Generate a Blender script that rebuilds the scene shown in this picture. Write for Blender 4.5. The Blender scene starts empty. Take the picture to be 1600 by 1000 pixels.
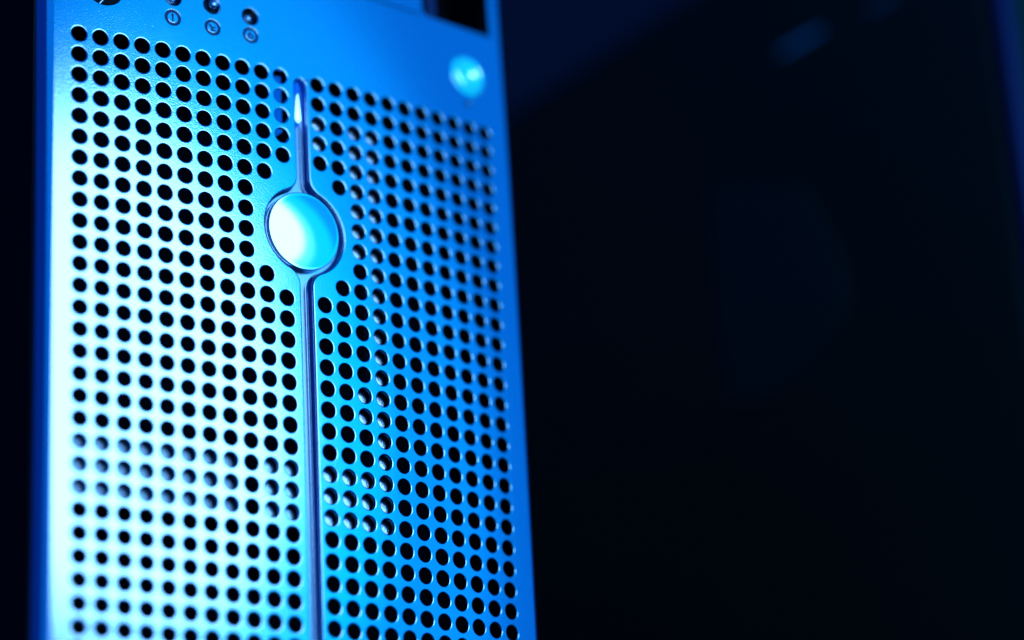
import bpy, bmesh, math, random
from mathutils import Vector, Matrix
from mathutils.geometry import delaunay_2d_cdt
random.seed(4)
scene = bpy.context.scene
PI = math.pi
P = 0.007                      # one hole pitch in metres
K, A2 = 0.01061, 0.000475      # gentle curvature of the bezel across and along
COL = scene.collection

# ------------------------------------------------------------------ camera
cam_d = bpy.data.cameras.new("camera")
cam = bpy.data.objects.new("camera", cam_d)
COL.objects.link(cam)
right = Vector((0.81142658, -0.58188092, -0.05478601))
down = Vector((0.16342827, 0.31589582, -0.93461277))
fwd = Vector((0.56114001, 0.74941606, 0.35142205))
loc = Vector((-61.1778, -97.0046, -42.3864)) * P
m3 = Matrix((right, -down, -fwd)).transposed()
cam.matrix_world = Matrix.Translation(loc) @ m3.to_4x4()
cam_d.sensor_width = 36.0
cam_d.lens = 36.0 * 4265.7 / 1600.0
cam_d.clip_start, cam_d.clip_end = 0.02, 60.0
cam_d.dof.use_dof = True
cam_d.dof.focus_distance = 122.6 * P
cam_d.dof.aperture_fstop = 2.6
scene.camera = cam

# ------------------------------------------------------------------ world, lamps, exposure
world = bpy.data.worlds.new("World")
scene.world = world
world.use_nodes = True
bg = world.node_tree.nodes["Background"]
bg.inputs["Color"].default_value = (0.0, 0.085, 1.0, 1)
bg.inputs["Strength"].default_value = 0.26
scene.view_settings.view_transform = 'Standard'
scene.view_settings.look = 'None'
scene.view_settings.exposure = 0.0
scene.view_settings.gamma = 1.0


def area(name, at, target, w, h, radiance, shape='RECTANGLE', spread=180):
    """A soft box of the given size (pitches) whose face shines with the given radiance."""
    d = bpy.data.lights.new(name, 'AREA')
    d.shape = shape
    d.size, d.size_y = w * P, h * P
    d.spread = math.radians(spread)
    m = max(radiance)
    d.color = [c / m for c in radiance]
    a = w * h * P * P * (PI / 4 if shape in ('DISK', 'ELLIPSE') else 1)
    d.energy = m * PI * a
    o = bpy.data.objects.new(name, d)
    COL.objects.link(o)
    o.location = Vector(at) * P
    o.rotation_euler = (Vector(target) - Vector(at)).to_track_quat('-Z', 'Y').to_euler()
    return o


# one big layered softbox: hot in the middle, cooler and bluer towards its rim
for nm, x, y, z, w, h, rad in (
        ("softbox_core", 29, -130, 46, 90, 59, (0.84, 1.35, 2.4)),
        ("softbox_inner", 37, -132, 46, 96, 65, (0.12, 0.53, 0.72)),
        ("softbox_middle", 56, -134, 49, 112, 76, (0.001, 0.39, 0.60)),
        ("softbox_outer", 82, -136, 54, 164, 118, (0.001, 0.215, 0.57))):
    area(nm, (x, y, z), (x, 0, z), w, h, rad, 'ELLIPSE')
area("blue_panel", (95, -142, 70), (95, 0, 70), 450, 210, (0.001, 0.14, 0.55))

scene.render.engine = 'CYCLES'
scene.cycles.use_denoising = True
scene.cycles.max_bounces = 6
scene.cycles.sample_clamp_indirect = 8.0


# ------------------------------------------------------------------ materials
def mat(name, base, metallic=0.0, rough=0.5, bump=None, spec=0.5, rough_var=0.0, coat=0.0, emit=None):
    m = bpy.data.materials.new(name)
    m.use_nodes = True
    nt = m.node_tree
    b = nt.nodes["Principled BSDF"]
    b.inputs["Base Color"].default_value = (*base, 1)
    b.inputs["Metallic"].default_value = metallic
    b.inputs["Roughness"].default_value = rough
    b.inputs["Specular IOR Level"].default_value = spec
    b.inputs["Coat Weight"].default_value = coat
    b.inputs["Coat Roughness"].default_value = 0.05
    if emit:
        b.inputs["Emission Color"].default_value = (*emit[:3], 1)
        b.inputs["Emission Strength"].default_value = emit[3]
    tc = nt.nodes.new("ShaderNodeTexCoord")
    if bump:
        scale, strength, dist = bump
        n = nt.nodes.new("ShaderNodeTexNoise")
        n.inputs["Scale"].default_value = scale
        n.inputs["Detail"].default_value = 2.0
        nt.links.new(tc.outputs["Object"], n.inputs["Vector"])
        bp = nt.nodes.new("ShaderNodeBump")
        bp.inputs["Strength"].default_value = strength
        bp.inputs["Distance"].default_value = dist
        nt.links.new(n.outputs["Fac"], bp.inputs["Height"])
        nt.links.new(bp.outputs["Normal"], b.inputs["Normal"])
    # a little unevenness in gloss: handled surfaces are never uniform
    n2 = nt.nodes.new("ShaderNodeTexNoise")
    n2.inputs["Scale"].default_value = 60.0
    n2.inputs["Detail"].default_value = 5.0
    nt.links.new(tc.outputs["Object"], n2.inputs["Vector"])
    mr = nt.nodes.new("ShaderNodeMapRange")
    v = rough_var if rough_var else rough * 0.12
    mr.inputs["To Min"].default_value = max(0.0, rough - v)
    mr.inputs["To Max"].default_value = rough + v
    nt.links.new(n2.outputs["Fac"], mr.inputs["Value"])
    nt.links.new(mr.outputs["Result"], b.inputs["Roughness"])
    return m


M_METAL = mat("bead_blasted_aluminium", (0.80, 0.82, 0.85), 1.0, 0.09, bump=(2400.0, 0.27, 0.00007))
# the blasted skin scatters in a short, Gaussian lobe: swap the long-tailed metal for a Beckmann one
_nt = M_METAL.node_tree
_pr = _nt.nodes["Principled BSDF"]
_gl = _nt.nodes.new("ShaderNodeBsdfAnisotropic")
_gl.distribution = 'BECKMANN'
_gl.inputs["Color"].default_value = (0.80, 0.82, 0.85, 1)
for _s in ("Roughness", "Normal"):
    _nt.links.new(_pr.inputs[_s].links[0].from_socket, _gl.inputs[_s])
_nt.links.new(_gl.outputs[0], _nt.nodes["Material Output"].inputs["Surface"])
_nt.nodes.remove(_pr)
M_POLISH = mat("polished_aluminium", (0.90, 0.92, 0.94), 1.0, 0.06)
M_GROOVE = mat("satin_aluminium", (0.72, 0.75, 0.80), 1.0, 0.25, bump=(2600.0, 0.2, 0.0001))
M_RAIL = mat("galvanised_steel", (0.90, 0.92, 0.94), 1.0, 0.30, bump=(1500.0, 0.5, 0.0002))
M_BLACK = mat("black_case_paint", (0.012, 0.012, 0.014), 0.0, 0.55, bump=(900.0, 0.3, 0.0002), spec=0.25)
M_INNER = mat("shade_sleeve_black", (0.006, 0.006, 0.007), 0.0, 0.7, spec=0.1)
M_GLOSS = mat("black_gloss_plastic", (0.008, 0.008, 0.01), 0.0, 0.08)
M_CAB = mat("dark_cabinet_lacquer", (0.008, 0.034, 0.020), 0.0, 0.35, spec=0.18)
M_TRIM = mat("blue_grey_trim", (0.004, 0.014, 0.10), 0.0, 0.5)
M_BLUEP = mat("dark_blue_plastic_and_shade", (0.02, 0.03, 0.12), 0.0, 0.45)
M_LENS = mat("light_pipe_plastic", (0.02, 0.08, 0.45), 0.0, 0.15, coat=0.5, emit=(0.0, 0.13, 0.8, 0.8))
M_GLOW = mat("lit_indicator", (0.3, 0.35, 0.4), 0.0, 0.2, emit=(0.22, 0.7, 1.0, 4.0))
M_LED = mat("smoked_indicator_lens", (0.9, 0.93, 0.96), 1.0, 0.12)
M_BUTTON = mat("lit_button_plastic", (0.9, 0.95, 1.0), 0.9, 0.12, emit=(0.0, 0.5, 0.85, 0.8))
M_KNOB = mat("matt_black_rubber", (0.008, 0.008, 0.01), 0.0, 0.6, spec=0.15)
M_GLINT = mat("blue_glint", (0.02, 0.03, 0.08), 0.0, 0.3, emit=(0.0, 0.10, 0.5, 0.36))
M_GLINT_FAINT = mat("faint_blue_glint", (0.02, 0.03, 0.08), 0.0, 0.3, emit=(0.0, 0.10, 0.5, 0.10))
M_GROOVE_SHADE = mat("groove_shade_blue", (0.03, 0.10, 0.50), 0.0, 0.35)
M_REFLECTION = mat("painted_reflection", (0.016, 0.07, 0.045), 0.0, 0.3, spec=0.36)
M_RAIL_GREY = mat("grey_passivated_steel", (0.42, 0.45, 0.48), 1.0, 0.36, bump=(1500.0, 0.5, 0.0002))
M_FLOOR = mat("dark_floor_vinyl", (0.02, 0.021, 0.024), 0.0, 0.5, bump=(120.0, 0.2, 0.001))
M_WALL = mat("dark_painted_wall", (0.055, 0.06, 0.058), 0.0, 0.8, bump=(300.0, 0.3, 0.001))


# ------------------------------------------------------------------ helpers
def bez(s, r, h=0.0):
    """Bezel coordinates (column, row, height over the skin) to metres."""
    z = 13.0 - r
    n = bnorm(s, r)
    zc = max(z, -20.0)
    return Vector((math.sin(K * s) / K, (1 - math.cos(K * s)) / K + A2 * zc * zc, z)) * P + n * (h * P)


def bnorm(s, r):
    z = max(13.0 - r, -20.0) if r < 33.0 else 0.0
    return Vector((math.sin(K * s), -math.cos(K * s), 2 * A2 * z)).normalized()


class MB:
    """Collects vertices (with their own shading normals) and faces for one mesh."""
    def __init__(self):
        self.v, self.n, self.f = [], [], []

    def vert(self, co, n):
        self.v.append(co)
        self.n.append(n)
        return len(self.v) - 1

    def ring_on_bezel(self, pts, h, nr):
        """pts: (s, r, outward_s, outward_r); nr: share of the inward direction in the normal, 0..1 -> 0..90 deg."""
        out = []
        a = nr * PI / 2
        for s, r, os_, or_ in pts:
            nb = bnorm(s, r)
            t = Vector((1, 0, 0)) * os_ + Vector((0, 0, -1)) * or_
            t = (t - nb * t.dot(nb)).normalized()
            out.append(self.vert(bez(s, r, h), nb * math.cos(a) - t * math.sin(a)))
        return out

    def bridge(self, a, b, close=True, flip=False):
        n = len(a)
        for i in range(n if close else n - 1):
            j = (i + 1) % n
            q = (a[i], a[j], b[j], b[i])
            self.f.append(q[::-1] if flip else q)

    def build(self, name, material, parent=None, smooth=True):
        me = bpy.data.meshes.new(name)
        me.from_pydata(self.v, [], self.f)
        me.update()
        # face windings follow the shading normals
        bm = bmesh.new()
        bm.from_mesh(me)
        bm.faces.ensure_lookup_table()
        for f in bm.faces:
            s = Vector((0, 0, 0))
            for vv in f.verts:
                s += self.n[vv.index]
            if f.normal.dot(s) < 0:
                f.normal_flip()
        bm.to_mesh(me)
        bm.free()
        me.materials.append(material)
        if smooth:
            me.shade_smooth()
            me.normals_split_custom_set_from_vertices([tuple(n.normalized()) for n in self.n])
        o = bpy.data.objects.new(name, me)
        COL.objects.link(o)
        if parent:
            o.parent = parent
        return o


def bm_obj(name, bm, material, parent=None, smooth=False, bevel=0.0, seg=2):
    if bevel > 0:
        bmesh.ops.bevel(bm, geom=list(bm.edges), offset=bevel, segments=seg, affect='EDGES', profile=0.5)
    bmesh.ops.recalc_face_normals(bm, faces=bm.faces)
    me = bpy.data.meshes.new(name)
    bm.to_mesh(me)
    bm.free()
    me.materials.append(material)
    if smooth:
        me.shade_smooth()
        me.set_sharp_from_angle(angle=math.radians(38))
    o = bpy.data.objects.new(name, me)
    COL.objects.link(o)
    if parent:
        o.parent = parent
    return o


def box_bm(x0, x1, y0, y1, z0, z1, bm=None):
    """Axis-aligned box, corners in pitches."""
    bm = bm or bmesh.new()
    vs = [bm.verts.new(Vector((x, y, z)) * P) for x in (x0, x1) for y in (y0, y1) for z in (z0, z1)]
    for q in ((0, 1, 3, 2), (4, 6, 7, 5), (0, 4, 5, 1), (2, 3, 7, 6), (0, 2, 6, 4), (1, 5, 7, 3)):
        bm.faces.new([vs[i] for i in q])
    return bm


def bez_box(s0, s1, r0, r1, h0, h1, bm=None, nseg=1):
    """A plate that follows the bezel, from height h0 to h1."""
    bm = bm or bmesh.new()
    rows = []
    for i in range(nseg + 1):
        s = s0 + (s1 - s0) * i / nseg
        rows.append([bm.verts.new(bez(s, r, h)) for r in (r0, r1) for h in (h0, h1)])
    for a, b in zip(rows, rows[1:]):
        for i, j in ((0, 1), (1, 3), (3, 2), (2, 0)):
            bm.faces.new((a[i], a[j], b[j], b[i]))
    for e in (rows[0], rows[-1]):
        bm.faces.new((e[0], e[1], e[3], e[2]))
    return bm


def lathe_on_bezel(name, s, r, prof, material, parent, seg=40, tilt=(0, 0)):
    """Turned part standing on the bezel: prof is (radius, height) from the rim to the centre."""
    bm = bmesh.new()
    n = (bnorm(s, r) + Vector((math.radians(tilt[0]), 0, math.radians(tilt[1])))).normalized()
    u = Vector((1, 0, 0)) - n * n.x
    u.normalize()
    w = n.cross(u)
    c0 = bez(s, r)
    rings = []
    for rad, h in prof:
        if rad <= 1e-6:
            rings.append([bm.verts.new(c0 + n * h * P)])
        else:
            rings.append([bm.verts.new(c0 + (u * math.cos(t) + w * math.sin(t)) * rad * P + n * h * P)
                          for t in (2 * PI * i / seg for i in range(seg))])
    for a, b in zip(rings, rings[1:]):
        for i in range(seg):
            j = (i + 1) % seg
            if len(b) == 1:
                bm.faces.new((a[i], a[j], b[0]))
            elif len(a) == 1:
                bm.faces.new((a[0], b[j], b[i]))
            else:
                bm.faces.new((a[i], a[j], b[j], b[i]))
    o = bm_obj(name, bm, material, parent, smooth=True)
    return o


def empty(name, at=(0, 0, 0)):
    o = bpy.data.objects.new(name, None)
    COL.objects.link(o)
    o.location = Vector(at) * P
    o.empty_display_size = 0.02
    return o


def keep_world(o, root):
    """Parts are modelled in world metres; hang them on a root that stands at the thing's base."""
    o.parent = root
    o.matrix_parent_inverse = Matrix.Translation(-root.location)


# ------------------------------------------------------------------ the room
Z_FLOOR = -62.0


def struct(name, bm, material):
    o = bm_obj(name, bm, material)
    o["kind"] = "structure"
    o["label"] = {"floor": "dark floor below the frame that the towers stand on",
                  "wall": "dark wall far behind the towers, faintly blue at top"}[name]
    return o


struct("floor", box_bm(-500, 700, -400, 261, Z_FLOOR - 4, Z_FLOOR), M_FLOOR)
struct("wall", box_bm(-500, 700, 260, 270, Z_FLOOR + 0.5, 420), M_WALL)

# ------------------------------------------------------------------ silver tower
tower = empty("computer_tower", (0, 30, Z_FLOOR))
tower["label"] = "silver computer tower with perforated front and round medallion, lit blue"
tower["category"] = "computer"


def part(o, label=None):
    keep_world(o, tower)
    if label:
        o["label"] = label
    return o


# --- outline of the keyhole recess (slot plus round seat for the medallion)
CS, CR, RC, W, Q = 0.06, 7.56, 2.08, 0.30, 0.85
SLOT_S = 0.06
TOP_R, BOT_R = 0.22, 36.0


def keyhole(d):
    """Outline offset outward by d, as (s, r, outward_s, outward_r), counter-clockwise in (s, -r)."""
    w, q, R = W + d, Q - d, RC + d
    dy = math.sqrt((RC + Q) ** 2 - (W + Q) ** 2)
    half = []                                   # right half, top to bottom: (x, y) with y upward from the medallion centre
    top = CR - TOP_R
    bot = CR - BOT_R
    for i in range(9):                          # round top end of the slot
        t = PI / 2 * (1 - i / 8)
        half.append((w * math.cos(t), top + w * math.sin(t) - 0.0, math.cos(t), math.sin(t)))
    n = 16
    for i in range(1, n):
        y = top + (dy - top) * i / n
        half.append((w, y, 1, 0))
    fa = math.atan2(dy, W + Q)                  # angle of the fillet tangent point seen from the circle centre
    for i in range(15):                         # concave fillet, slot -> circle
        t = PI + fa * i / 14
        half.append((W + Q + q * math.cos(t), dy + q * math.sin(t), -math.cos(t), -math.sin(t)))
    m = 40
    for i in range(1, m):
        t = fa - 2 * fa * i / m
        half.append((R * math.cos(t), R * math.sin(t), math.cos(t), math.sin(t)))
    for i in range(15):
        t = PI - fa + fa * i / 14
        half.append((W + Q + q * math.cos(t), -dy + q * math.sin(t), -math.cos(t), -math.sin(t)))
    n = 60
    for i in range(1, n + 1):
        y = -dy + (bot + dy) * i / n
        half.append((w, y, 1, 0))
    for i in range(1, 9):
        t = -PI / 2 * i / 8
        half.append((w * math.cos(t), bot + w * math.sin(t), math.cos(t), math.sin(t)))
    full = half + [(-x, y, -nx, ny) for x, y, nx, ny in reversed(half[1:-1])]
    return [(CS + x, CR - y, nx, -ny) for x, y, nx, ny in full]


def in_keyhole(s, r, d):
    x, y = s - CS, CR - r
    if x * x + y * y < (RC + d) ** 2:
        return True
    if abs(x) < W + d and TOP_R - W - d < r < BOT_R + W + d:
        return True
    dy = math.sqrt((RC + Q) ** 2 - (W + Q) ** 2)
    if abs(y) < dy and abs(x) < W + Q and (abs(x) - W - Q) ** 2 + (abs(y) - dy) ** 2 > (Q - d) ** 2 \
            and abs(x) < (W + Q) * abs(y) / dy + 1e-6:
        return True
    return False


# --- which holes exist
R_OUT, R_IN = 0.435, 0.352
LAST_ROW = 34
holes = []
for r in range(0, LAST_ROW + 1):
    for c in range(-11, 12):
        if c == 0:
            continue
        if math.hypot(c - CS, r - CR) < RC + 0.62:
            continue
        if abs(c) == 1 and 4.6 < r < 9.9:
            continue
        holes.append((c, r))

S_EDGE, S_RIGHT, S_ROUND = 12.15, 12.36, 0.75
R_TOP, R_BOT = -10.6, 68.0
PORTS = [(-6.45, -2.80), (-4.48, -2.82), (-2.49, -2.72)]
ICONS = [(-6.47, -1.75), (-4.47, -1.70), (-2.50, -1.76)]
BUTTON = (10.15, -2.88)
JACK = (-9.8, -2.62)
DOT = (10.05, -1.35)
BAY = (7.5, 11.85, -9.6, -5.52)                 # s0, s1, r0, r1


def circle(c, r, rad, n):
    return [(c + rad * math.cos(t), r + rad * math.sin(t), math.cos(t), math.sin(t)) for t in (2 * PI * i / n for i in range(n))]


def rrect(s0, s1, r0, r1, q, d, n=5):
    out = []
    for cx, cy, a0 in ((s1 - q, r1 - q, 0), (s0 + q, r1 - q, 90), (s0 + q, r0 + q, 180), (s1 - q, r0 + q, 270)):
        for i in range(n + 1):
            t = math.radians(a0 + 90 * i / n)
            out.append((cx + (q + d) * math.cos(t), cy + (q + d) * math.sin(t), math.cos(t), math.sin(t)))
    return out


loops = []        # (points, kind, data)
for c, r in holes:
    loops.append((circle(c, r, R_OUT, 28), 'hole', (c, r)))
LIP = 0.09
loops.append((keyhole(LIP), 'key', None))
for (s, r) in PORTS:
    loops.append((circle(s, r, 0.47, 32), 'cut', (s, r, 0.47, 0.41, 0.35)))
for (s, r) in ICONS:
    loops.append((circle(s, r, 0.43, 32), 'cut', (s, r, 0.43, 0.37, 0.30)))
loops.append((circle(*BUTTON, 1.05, 48), 'cut', (*BUTTON, 1.05, 1.0, 0.4)))
loops.append((circle(*JACK, 0.98, 48), 'cut', (*JACK, 0.98, 0.94, 0.5)))
loops.append((circle(*DOT, 0.17, 16), 'cut', (*DOT, 0.17, 0.13, 0.3)))
loops.append((rrect(*BAY, 0.3, 0.07), 'bay', None))

pv, pe = [], []
for pts, kind, data in loops:
    b = len(pv)
    pv += [Vector((p[0], p[1])) for p in pts]
    pe += [(b + i, b + (i + 1) % len(pts)) for i in range(len(pts))]
b = len(pv)
edge_r = [R_TOP + (R_BOT - R_TOP) * i / 110 for i in range(111)]
border = [(-S_EDGE, r) for r in edge_r] + [(-S_EDGE + (S_EDGE + S_RIGHT) * i / 40, R_BOT) for i in range(1, 40)] \
    + [(S_RIGHT, r) for r in reversed(edge_r)] + [(S_RIGHT - (S_EDGE + S_RIGHT) * i / 40, R_TOP) for i in range(1, 40)]
pv += [Vector(p) for p in border]
pe += [(b + i, b + (i + 1) % len(border)) for i in range(len(border))]
cuts = [(s, r, ro) for _, k, dd in loops if k == 'cut' for (s, r, ro) in [dd[:3]]]
hole_set = set(holes)


def inside_any(s, r, pad=0.0):
    c, rr = round(s), round(r)
    if (c, rr) in hole_set and math.hypot(s - c, r - rr) < R_OUT - 0.012 + pad:
        return True
    if in_keyhole(s, r, LIP - 0.004 + pad):
        return True
    for cs, cr, ro in cuts:
        if math.hypot(s - cs, r - cr) < ro * 0.985 + pad:
            return True
    if BAY[0] - 0.06 - pad < s < BAY[1] + 0.06 + pad and BAY[2] - 0.06 - pad < r < BAY[3] + 0.06 + pad:
        return True
    return False


for i in range(-24, 25):
    for j in range(-21, 137):
        s, r = i * 0.5 + 0.0, j * 0.5 + 0.0
        if (i % 2 == 0 or j % 2 == 0) and r < LAST_ROW + 0.4 and r > -0.4 and not (abs(s) < 2.6 and 4 < r < 11):
            continue                                    # only the cell corners inside the perforated field
        if r > LAST_ROW + 2 and (i % 4 or j % 4):
            continue
        if not inside_any(s, r, 0.06):
            pv.append(Vector((s, r)))
res = delaunay_2d_cdt(pv, pe, [], 0, 1e-6)
ov, of = res[0], res[2]
mb = MB()
for p in ov:
    mb.vert(bez(p.x, p.y), bnorm(p.x, p.y))
for f in of:
    cs = sum(ov[i].x for i in f) / 3
    cr = sum(ov[i].y for i in f) / 3
    if not inside_any(cs, cr):
        mb.f.append(tuple(f))
# rims and walls of every opening
def rim(pts_fn, r_out, r_in, depth, steps=3, soft=False):
    prev = None
    if soft:                                            # punched holes: the skin is drawn in gently, then turns down
        for d, h, a in ((0.0, 0.0, 0.0), (0.024, -0.0015, 6.0), (0.045, -0.006, 18.0), (0.062, -0.016, 45.0), (r_out - r_in, -0.042, 88.0)):
            ring = mb.ring_on_bezel(pts_fn(r_out - d), h, a / 90.0)
            if prev:
                mb.bridge(prev, ring)
            prev = ring
        mb.bridge(prev, mb.ring_on_bezel(pts_fn(r_in), -depth, 1.0))
        return
    for i in range(steps + 1):
        a = PI / 2 * i / steps
        rad = r_in + (r_out - r_in) * (1 - math.sin(a))
        h = -(r_out - r_in) * (1 - math.cos(a))
        ring = mb.ring_on_bezel(pts_fn(rad), h, i / steps)
        if prev:
            mb.bridge(prev, ring)
        prev = ring
    ring = mb.ring_on_bezel(pts_fn(r_in), -depth, 1.0)
    mb.bridge(prev, ring)


for pts, kind, data in loops:
    if kind == 'hole':
        rim(lambda rad, d=data: circle(d[0], d[1], rad, 28), R_OUT, R_IN, 0.15, soft=True)
    elif kind == 'cut':
        rim(lambda rad, d=data: circle(d[0], d[1], rad, len(pts)), data[2], data[3], data[4])
    elif kind == 'bay':
        rim(lambda d: rrect(*BAY, 0.3, d), 0.07, 0.0, 0.6)
    else:
        rim(lambda d: keyhole(d), LIP, 0.0, 0.11, steps=4)
# rounded sides of the bezel
for sg, se in ((-1, S_EDGE), (1, S_RIGHT)):
    prev = None
    prof = [(se + S_ROUND * math.sin(PI / 2 * i / 8), -S_ROUND * (1 - math.cos(PI / 2 * i / 8)), i / 8) for i in range(9)]
    prof.append((se + S_ROUND, -0.9, 1.0))
    for s, h, a in prof:
        ring = []
        for r in edge_r:
            nb = bnorm(sg * se, r)
            side = Vector((sg * math.cos(K * se), math.sin(K * se), 0))
            co = bez(sg * se, r) + side * ((s - se) * P) + nb * (h * P)
            ring.append(mb.vert(co, nb * math.cos(a * PI / 2) + side * math.sin(a * PI / 2)))
        if prev:
            mb.bridge(prev, ring, close=False)
        prev = ring
part(mb.build("front_panel", M_METAL), "perforated silver front panel with grid of round holes")

# --- floor of the keyhole recess with a soft fillet up to its wall
FL = 0.47
mb = MB()
prev = None
for i in range(5):
    a = PI / 2 * (1 - i / 4)
    d = -0.015 - 0.10 * (1 - math.sin(a))
    h = -FL + 0.10 * (1 - math.cos(a))
    ring = mb.ring_on_bezel(keyhole(d), h, math.sin(a) and (1 - i / 4))
    if prev:
        mb.bridge(prev, ring)
    prev = ring
kp = keyhole(-0.115)
pv2 = [Vector((p[0], p[1])) for p in kp]
res = delaunay_2d_cdt(pv2, [(i, (i + 1) % len(kp)) for i in range(len(kp))], [], 1, 1e-6)
base = len(mb.v)
for p in res[0]:
    mb.vert(bez(p.x, p.y, -FL), bnorm(p.x, p.y))
for f in res[2]:
    mb.f.append(tuple(base + i for i in f))
part(mb.build("groove_channel", M_GROOVE), "long keyhole groove running down the middle of the panel")

mb = MB()
a_ = mb.ring_on_bezel(keyhole(0.004), -0.10, 1.0)
b_ = mb.ring_on_bezel(keyhole(0.004), -FL - 0.05, 1.0)
mb.bridge(a_, b_)
part(mb.build("groove_wall", M_GROOVE_SHADE))  # wall coloured dark blue for the shade inside the groove

# --- polished medallion in its round seat
prof = [(1.86, -FL), (1.86, -0.10)]
for i in range(1, 7):
    a = PI / 2 * i / 6
    prof.append((1.86 - 0.05 + 0.05 * math.cos(a), -0.10 + 0.05 * math.sin(a)))
for i in range(0, 15):
    rr = 1.80 * (1 - i / 14)
    prof.append((rr, -0.05 + 0.085 * (1 - (rr / 1.80) ** 2)))
part(lathe_on_bezel("medallion", CS - 0.02, CR, prof, M_POLISH, None, seg=96, tilt=(-0.5, -3.2)), "polished round medallion reflecting a white softbox")

# --- light pipe in the top of the groove, with its lit core
bm = bmesh.new()
rings = []
for i in range(15):
    t = i / 14
    r = -0.02 + 2.15 * t
    w = 0.20 * math.sin(PI * min(1, 0.06 + t * 1.0) if t < 0.5 else PI * (0.5 + 0.47 * (t - 0.5) / 0.5)) ** 0.35
    ring = []
    for k in range(9):
        a = PI * k / 8
        ring.append(bm.verts.new(bez(SLOT_S - w * math.cos(a), r, -0.38 + 0.16 * math.sin(a))))
    rings.append(ring)
for a, b in zip(rings, rings[1:]):
    for i in range(8):
        bm.faces.new((a[i], a[i + 1], b[i + 1], b[i]))
bm.faces.new(rings[0]); bm.faces.new(rings[-1])
pipe = part(bm_obj("light_pipe", bm, M_LENS, smooth=True), "small glowing light pipe in the top of the groove")
bm = bmesh.new()
rings = []
for i in range(13):
    t = i / 12
    r = 0.62 + 1.42 * t
    w = 0.165 * (t ** 0.75) * (1 - max(0, (t - 0.86) / 0.14) ** 2 * 0.8) + 0.006
    rings.append([bm.verts.new(bez(SLOT_S - 0.03 - w * math.cos(PI * k / 6), r, -0.235 + 0.07 * math.sin(PI * k / 6))) for k in range(7)])
for a, b in zip(rings, rings[1:]):
    for i in range(6):
        bm.faces.new((a[i], a[i + 1], b[i + 1], b[i]))
bm.faces.new(rings[0]); bm.faces.new(rings[-1])
glow = bm_obj("lit_core", bm, M_GLOW, smooth=True)
glow.parent = pipe

# --- indicator lamps and the engraved symbols under them
for (s, r), lens_r, hh in zip(PORTS, (0.24, 0.25, 0.20), (-0.1, 0.0, -0.12)):
    o = lathe_on_bezel("indicator_socket", s, r, [(0.43, -0.34), (0.36, -0.33), (0.33, -0.30), (0.0, -0.30)], M_GLOSS, None, 32)
    part(o)
    pr = [(lens_r, -0.32)] + [(lens_r * math.cos(PI / 2 * i / 8), hh - lens_r * 0.8 + lens_r * 0.8 * math.sin(PI / 2 * i / 8)) for i in range(8)] + [(0, hh)]
    l = lathe_on_bezel("indicator_lens", s + (0.15 if r < -2.81 else 0.0), r - (0.16 if r < -2.81 else 0.0), pr, M_LED, None, 32)
    l.parent = o
STROKES = [
    [((-0.05, 0.13), (0.0, 0.17)), ((0.0, 0.17), (0.0, -0.17))],
    [((-0.16, 0.12), (-0.01, -0.02)), ((0.14, 0.05), (-0.06, -0.11)), ((-0.06, -0.15), (0.13, -0.15))],
    [((-0.02, 0.17), (-0.13, -0.04)), ((-0.13, -0.04), (-0.08, -0.16)), ((-0.08, -0.16), (0.08, -0.16)), ((0.08, -0.16), (0.13, -0.03)),
     ((0.13, -0.03), (0.02, 0.04)), ((0.02, 0.04), (-0.12, 0.0))],
]
for (s, r), st in zip(ICONS, STROKES):
    pr = [(0.27, -0.2), (0.27, -0.03), (0.262, -0.012), (0.25, -0.008), (0.245, -0.008), (0.0, -0.008)]
    o = part(lathe_on_bezel("symbol_plate", s, r, pr, M_METAL, None, 40))
    ring = lathe_on_bezel("symbol_ring", s, r, [(0.385, -0.2), (0.385, -0.05), (0.27, -0.05), (0.27, -0.2)], M_BLUEP, None, 40)  # dark blue inlay colours in the shade of the engraved ring
    ring.parent = o
    bm = bmesh.new()
    for (x0, y0), (x1, y1) in st:
        dx, dy = x1 - x0, y1 - y0
        L = math.hypot(dx, dy)
        ux, uy = dx / L, dy / L
        hw = 0.028
        q = [(x0 - uy * hw - ux * .02, y0 + ux * hw - uy * .02), (x0 + uy * hw - ux * .02, y0 - ux * hw - uy * .02),
             (x1 + uy * hw + ux * .02, y1 - ux * hw + uy * .02), (x1 - uy * hw + ux * .02, y1 + ux * hw + uy * .02)]
        lo = [bm.verts.new(bez(s + x, r - y, -0.05)) for x, y in q]
        hi = [bm.verts.new(bez(s + x, r - y, 0.02)) for x, y in q]
        bm.faces.new(hi)
        for i in range(4):
            j = (i + 1) % 4
            bm.faces.new((lo[i], lo[j], hi[j], hi[i]))
    sy = bm_obj("symbol", bm, M_BLUEP)  # dark blue strokes stand for the shaded engraving
    sy.parent = o

# --- round power button, dished, and the black jack at the top corner
prof = [(0.97, -0.38), (0.97, 0.02)]
for i in range(1, 9):
    a = PI * i / 9
    prof.append((0.73 + 0.24 * math.cos(a), 0.02 + 0.20 * math.sin(a)))
for i in range(0, 9):
    rr = 0.49 * (1 - i / 8)
    prof.append((rr, 0.03 - 0.12 * (1 - (rr / 0.49) ** 2)))
part(lathe_on_bezel("power_button", *BUTTON, prof, M_BUTTON, None, seg=64), "round glowing power button with a dished centre")
part(lathe_on_bezel("reset_pinhole", *DOT, [(0.14, -0.2), (0.0, -0.2)], M_INNER, None, seg=16))
prof = [(0.93, -0.45), (0.93, -0.08), (0.90, -0.04), (0.85, -0.03), (0.0, -0.03)]
knob = part(lathe_on_bezel("round_knob", *JACK, prof, M_KNOB, None, seg=48), "matt black round knob cut by the top of the frame")
bm = bmesh.new()
c, d, e = Vector((-9.93, -1.82)), Vector((0.14, -0.20)), Vector((0.022, 0.014))
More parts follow.
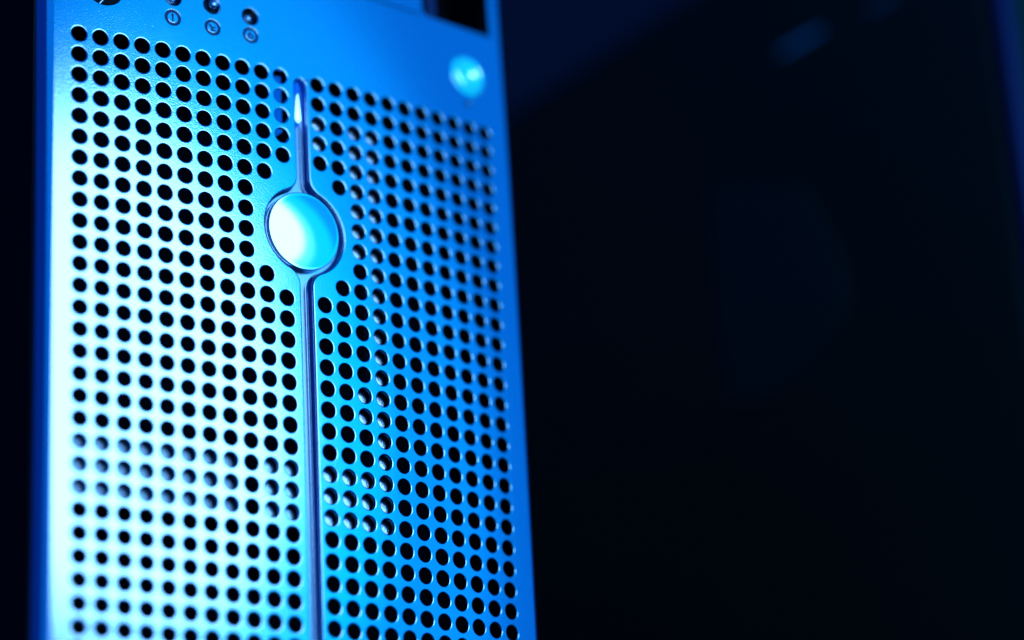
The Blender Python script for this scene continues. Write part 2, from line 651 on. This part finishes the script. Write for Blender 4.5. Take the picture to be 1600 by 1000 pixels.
q = [c - d - e, c - d + e, c + d + e, c + d - e]
lo = [bm.verts.new(bez(x.x, x.y, -0.06)) for x in q]
hi = [bm.verts.new(bez(x.x, x.y, -0.015)) for x in q]
bm.faces.new(hi)
for i in range(4):
    bm.faces.new((lo[i], lo[(i + 1) % 4], hi[(i + 1) % 4], hi[i]))
pm = bm_obj("pointer_mark", bm, M_RAIL)
pm.parent = knob

# --- drive cover and drive bay
bm = bez_box(-11.6, 7.28, -10.2, -5.45, 0.0, 0.06, nseg=24)
o = bm_obj("drive_cover", bm, M_METAL, smooth=True)
part(o)
bm = bez_box(BAY[0] - .2, BAY[1] + .2, BAY[2] - .2, BAY[3] + .2, -3.2, -3.0)
bay = part(bm_obj("drive_bay", bm, M_INNER), "dark open drive bay at the top right of the front")
bm = bmesh.new()
for s0, s1, r0, r1 in ((BAY[0] - .2, BAY[0], BAY[2], BAY[3]), (BAY[1], BAY[1] + .2, BAY[2], BAY[3]),
                       (BAY[0] - .2, BAY[1] + .2, BAY[3], BAY[3] + .2), (BAY[0] - .2, BAY[1] + .2, BAY[2] - .2, BAY[2])):
    bez_box(s0, s1, r0, r1, -3.0, -0.62, bm)
w = bm_obj("bay_wall", bm, M_INNER)
w.parent = bay
bm = bez_box(8.15, 8.75, -9.4, -5.75, -0.9, -0.45)
l = bm_obj("eject_lever", bm, M_BLUEP, bevel=0.06 * P)
l.parent = bay

# --- rails that show through the holes
def rail(s0, s1, r0, r1, h0=-0.85, h1=-0.42, n=6, lean=0.0, material=None):
    """A pressed steel strip just behind the holes; lean drops its left edge."""
    bm = bez_box(s0, s1, r0, r1, h0, h1, nseg=n)
    for v in bm.verts:
        s = v.co.x / P
        v.co.y += lean * P * (s1 - s) / max(1e-6, s1 - s0)
    part(bm_obj("inner_rail", bm, material or M_RAIL))


rail(-11.8, -3.55, 18.45, 21.55, n=10, material=M_RAIL_GREY)
rail(-2.45, -0.5, 18.45, 21.5, n=3)
for c in (1, 2, 3, 4):
    rail(c - 0.46, c + 0.45, 18.45, 21.5, n=1, lean=0.15)
rail(3.52, 4.45, 1.5, 18.4, n=1, lean=0.17)
rail(2.55, 3.48, 1.5, 8.4, n=1, lean=0.15)
rail(2.55, 3.48, 14.6, 16.4, n=1, lean=0.15)
rail(0.6, 1.4, 1.55, 3.45, n=1, lean=0.12)
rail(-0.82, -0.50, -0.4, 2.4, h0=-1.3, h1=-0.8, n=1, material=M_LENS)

# added black sleeves keep stray light off the rails, one behind each blocked hole
def blocked(c, r):
    return (19 <= r <= 21 and c <= 4 and c not in (-3, 0)) or (c == 4 and 2 <= r <= 18) or (c == 3 and (2 <= r <= 8 or r in (15, 16))) \
        or (c == 1 and r in (2, 3))


bm = bmesh.new()
for c, r in holes:
    if blocked(c, r):
        ra = [bm.verts.new(bez(c + 0.362 * math.cos(t), r + 0.362 * math.sin(t), -0.135)) for t in (PI * k / 12 for k in range(24))]
        rb = [bm.verts.new(bez(c + 0.362 * math.cos(t), r + 0.362 * math.sin(t), -0.66)) for t in (PI * k / 12 for k in range(24))]
        for k in range(24):
            bm.faces.new((ra[k], ra[(k + 1) % 24], rb[(k + 1) % 24], rb[k]))
sl = part(bm_obj("shade_sleeve", bm, M_INNER, smooth=True))
sl["kind"] = "stuff"

# --- case behind the bezel
X = 12.82
bm = bmesh.new()
box_bm(-X, -X + 0.4, 1.45, 60, Z_FLOOR + 3, 24.0, bm)
box_bm(X - 0.4, X, 1.45, 60, Z_FLOOR + 3, 24.0, bm)
box_bm(-X + 0.4, X - 0.4, 3.4, 60, 23.6, 24.0, bm)
box_bm(-X + 0.4, X - 0.4, 3.4, 60, Z_FLOOR + 3, Z_FLOOR + 3.4, bm)
box_bm(-X + 0.4, X - 0.4, 59.6, 60, Z_FLOOR + 3.4, 23.6, bm)
part(bm_obj("case", bm, M_BLACK), "black painted side and back of the tower")
# top and bottom caps of the bezel, and a dark screen some way behind the holes
bm = bmesh.new()
for y0, z0, z1 in ((0.95, 23.3, 23.55), (1.2, Z_FLOOR + 7.0, Z_FLOOR + 7.3)):
    part(bm_obj("end_cap", box_bm(-12.4, 12.4, y0, 3.35, z0, z1), M_BLACK))
part(bm_obj("dust_screen", box_bm(-12.3, 12.3, 4.5, 4.8, Z_FLOOR + 4, 17.5), M_INNER))
for sx in (-9.5, 9.5):
    for y in (9, 54):
        part(bm_obj("foot", box_bm(sx - 2, sx + 2, y - 2, y + 2, Z_FLOOR, Z_FLOOR + 3), M_BLACK, bevel=0.3 * P))

# ------------------------------------------------------------------ dark cabinet to the right, out of focus
CX0, CX1, CY0, CY1, CZ1 = 43.0, 76.0, -3.8, 180.0, 38.2
cab = empty("equipment_cabinet", ((CX0 + CX1) / 2, (CY0 + CY1) / 2, Z_FLOOR))
cab["label"] = "blurred black equipment cabinet in the dark to the right of the silver tower"
cab["category"] = "cabinet"


def cpart(o):
    keep_world(o, cab)
    return o


cpart(bm_obj("cabinet_body", box_bm(CX0, CX1, CY0, CY1, Z_FLOOR, CZ1), M_CAB, bevel=0.5 * P, seg=3, smooth=True))
cpart(bm_obj("front_trim", box_bm(CX0 + 0.1, CX0 + 1.1, CY0 - 1.0, CY0 - 0.05, Z_FLOOR + 2, CZ1 - 1), M_TRIM, bevel=0.3 * P, seg=3, smooth=True))
for y, zz, L, g in ((11.3, 30.5, 4.2, M_GLINT), (4.25, 29.8, 2.7, M_GLINT_FAINT)):  # glowing strips added in place of glints on the cabinet side
    bm = bmesh.new()
    rings = []
    for i in range(9):
        a = PI * i / 8
        w = 0.13 * math.sin(a) + 0.02
        rings.append([bm.verts.new(Vector((CX0 + 0.02 - w * math.sin(PI * k / 6), y - L / 2 * math.cos(a), zz + w * math.cos(PI * k / 6))) * P) for k in range(7)])
    for a, b in zip(rings, rings[1:]):
        for i in range(6):
            bm.faces.new((a[i], a[i + 1], b[i + 1], b[i]))
    cpart(bm_obj("glint_strip", bm, g, smooth=True))
# added plate: a faint reflection put into colour, barely lighter than the lacquer
patch = [(20.2, 24.5), (12.4, 21.4), (10.9, 18.3), (9.7, 15.0), (9.6, 13.0), (11.0, 11.2), (13.8, 9.7), (17.2, 9.1), (20.8, 10.2), (21.3, 15.0)]
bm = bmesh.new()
lo = [bm.verts.new(Vector((CX0 + 0.02, y, z)) * P) for y, z in patch]
hi = [bm.verts.new(Vector((CX0 - 0.12, y, z)) * P) for y, z in patch]
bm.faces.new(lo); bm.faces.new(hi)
for i in range(len(patch)):
    j = (i + 1) % len(patch)
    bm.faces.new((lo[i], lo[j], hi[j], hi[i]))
cpart(bm_obj("reflection_plate", bm, M_REFLECTION))
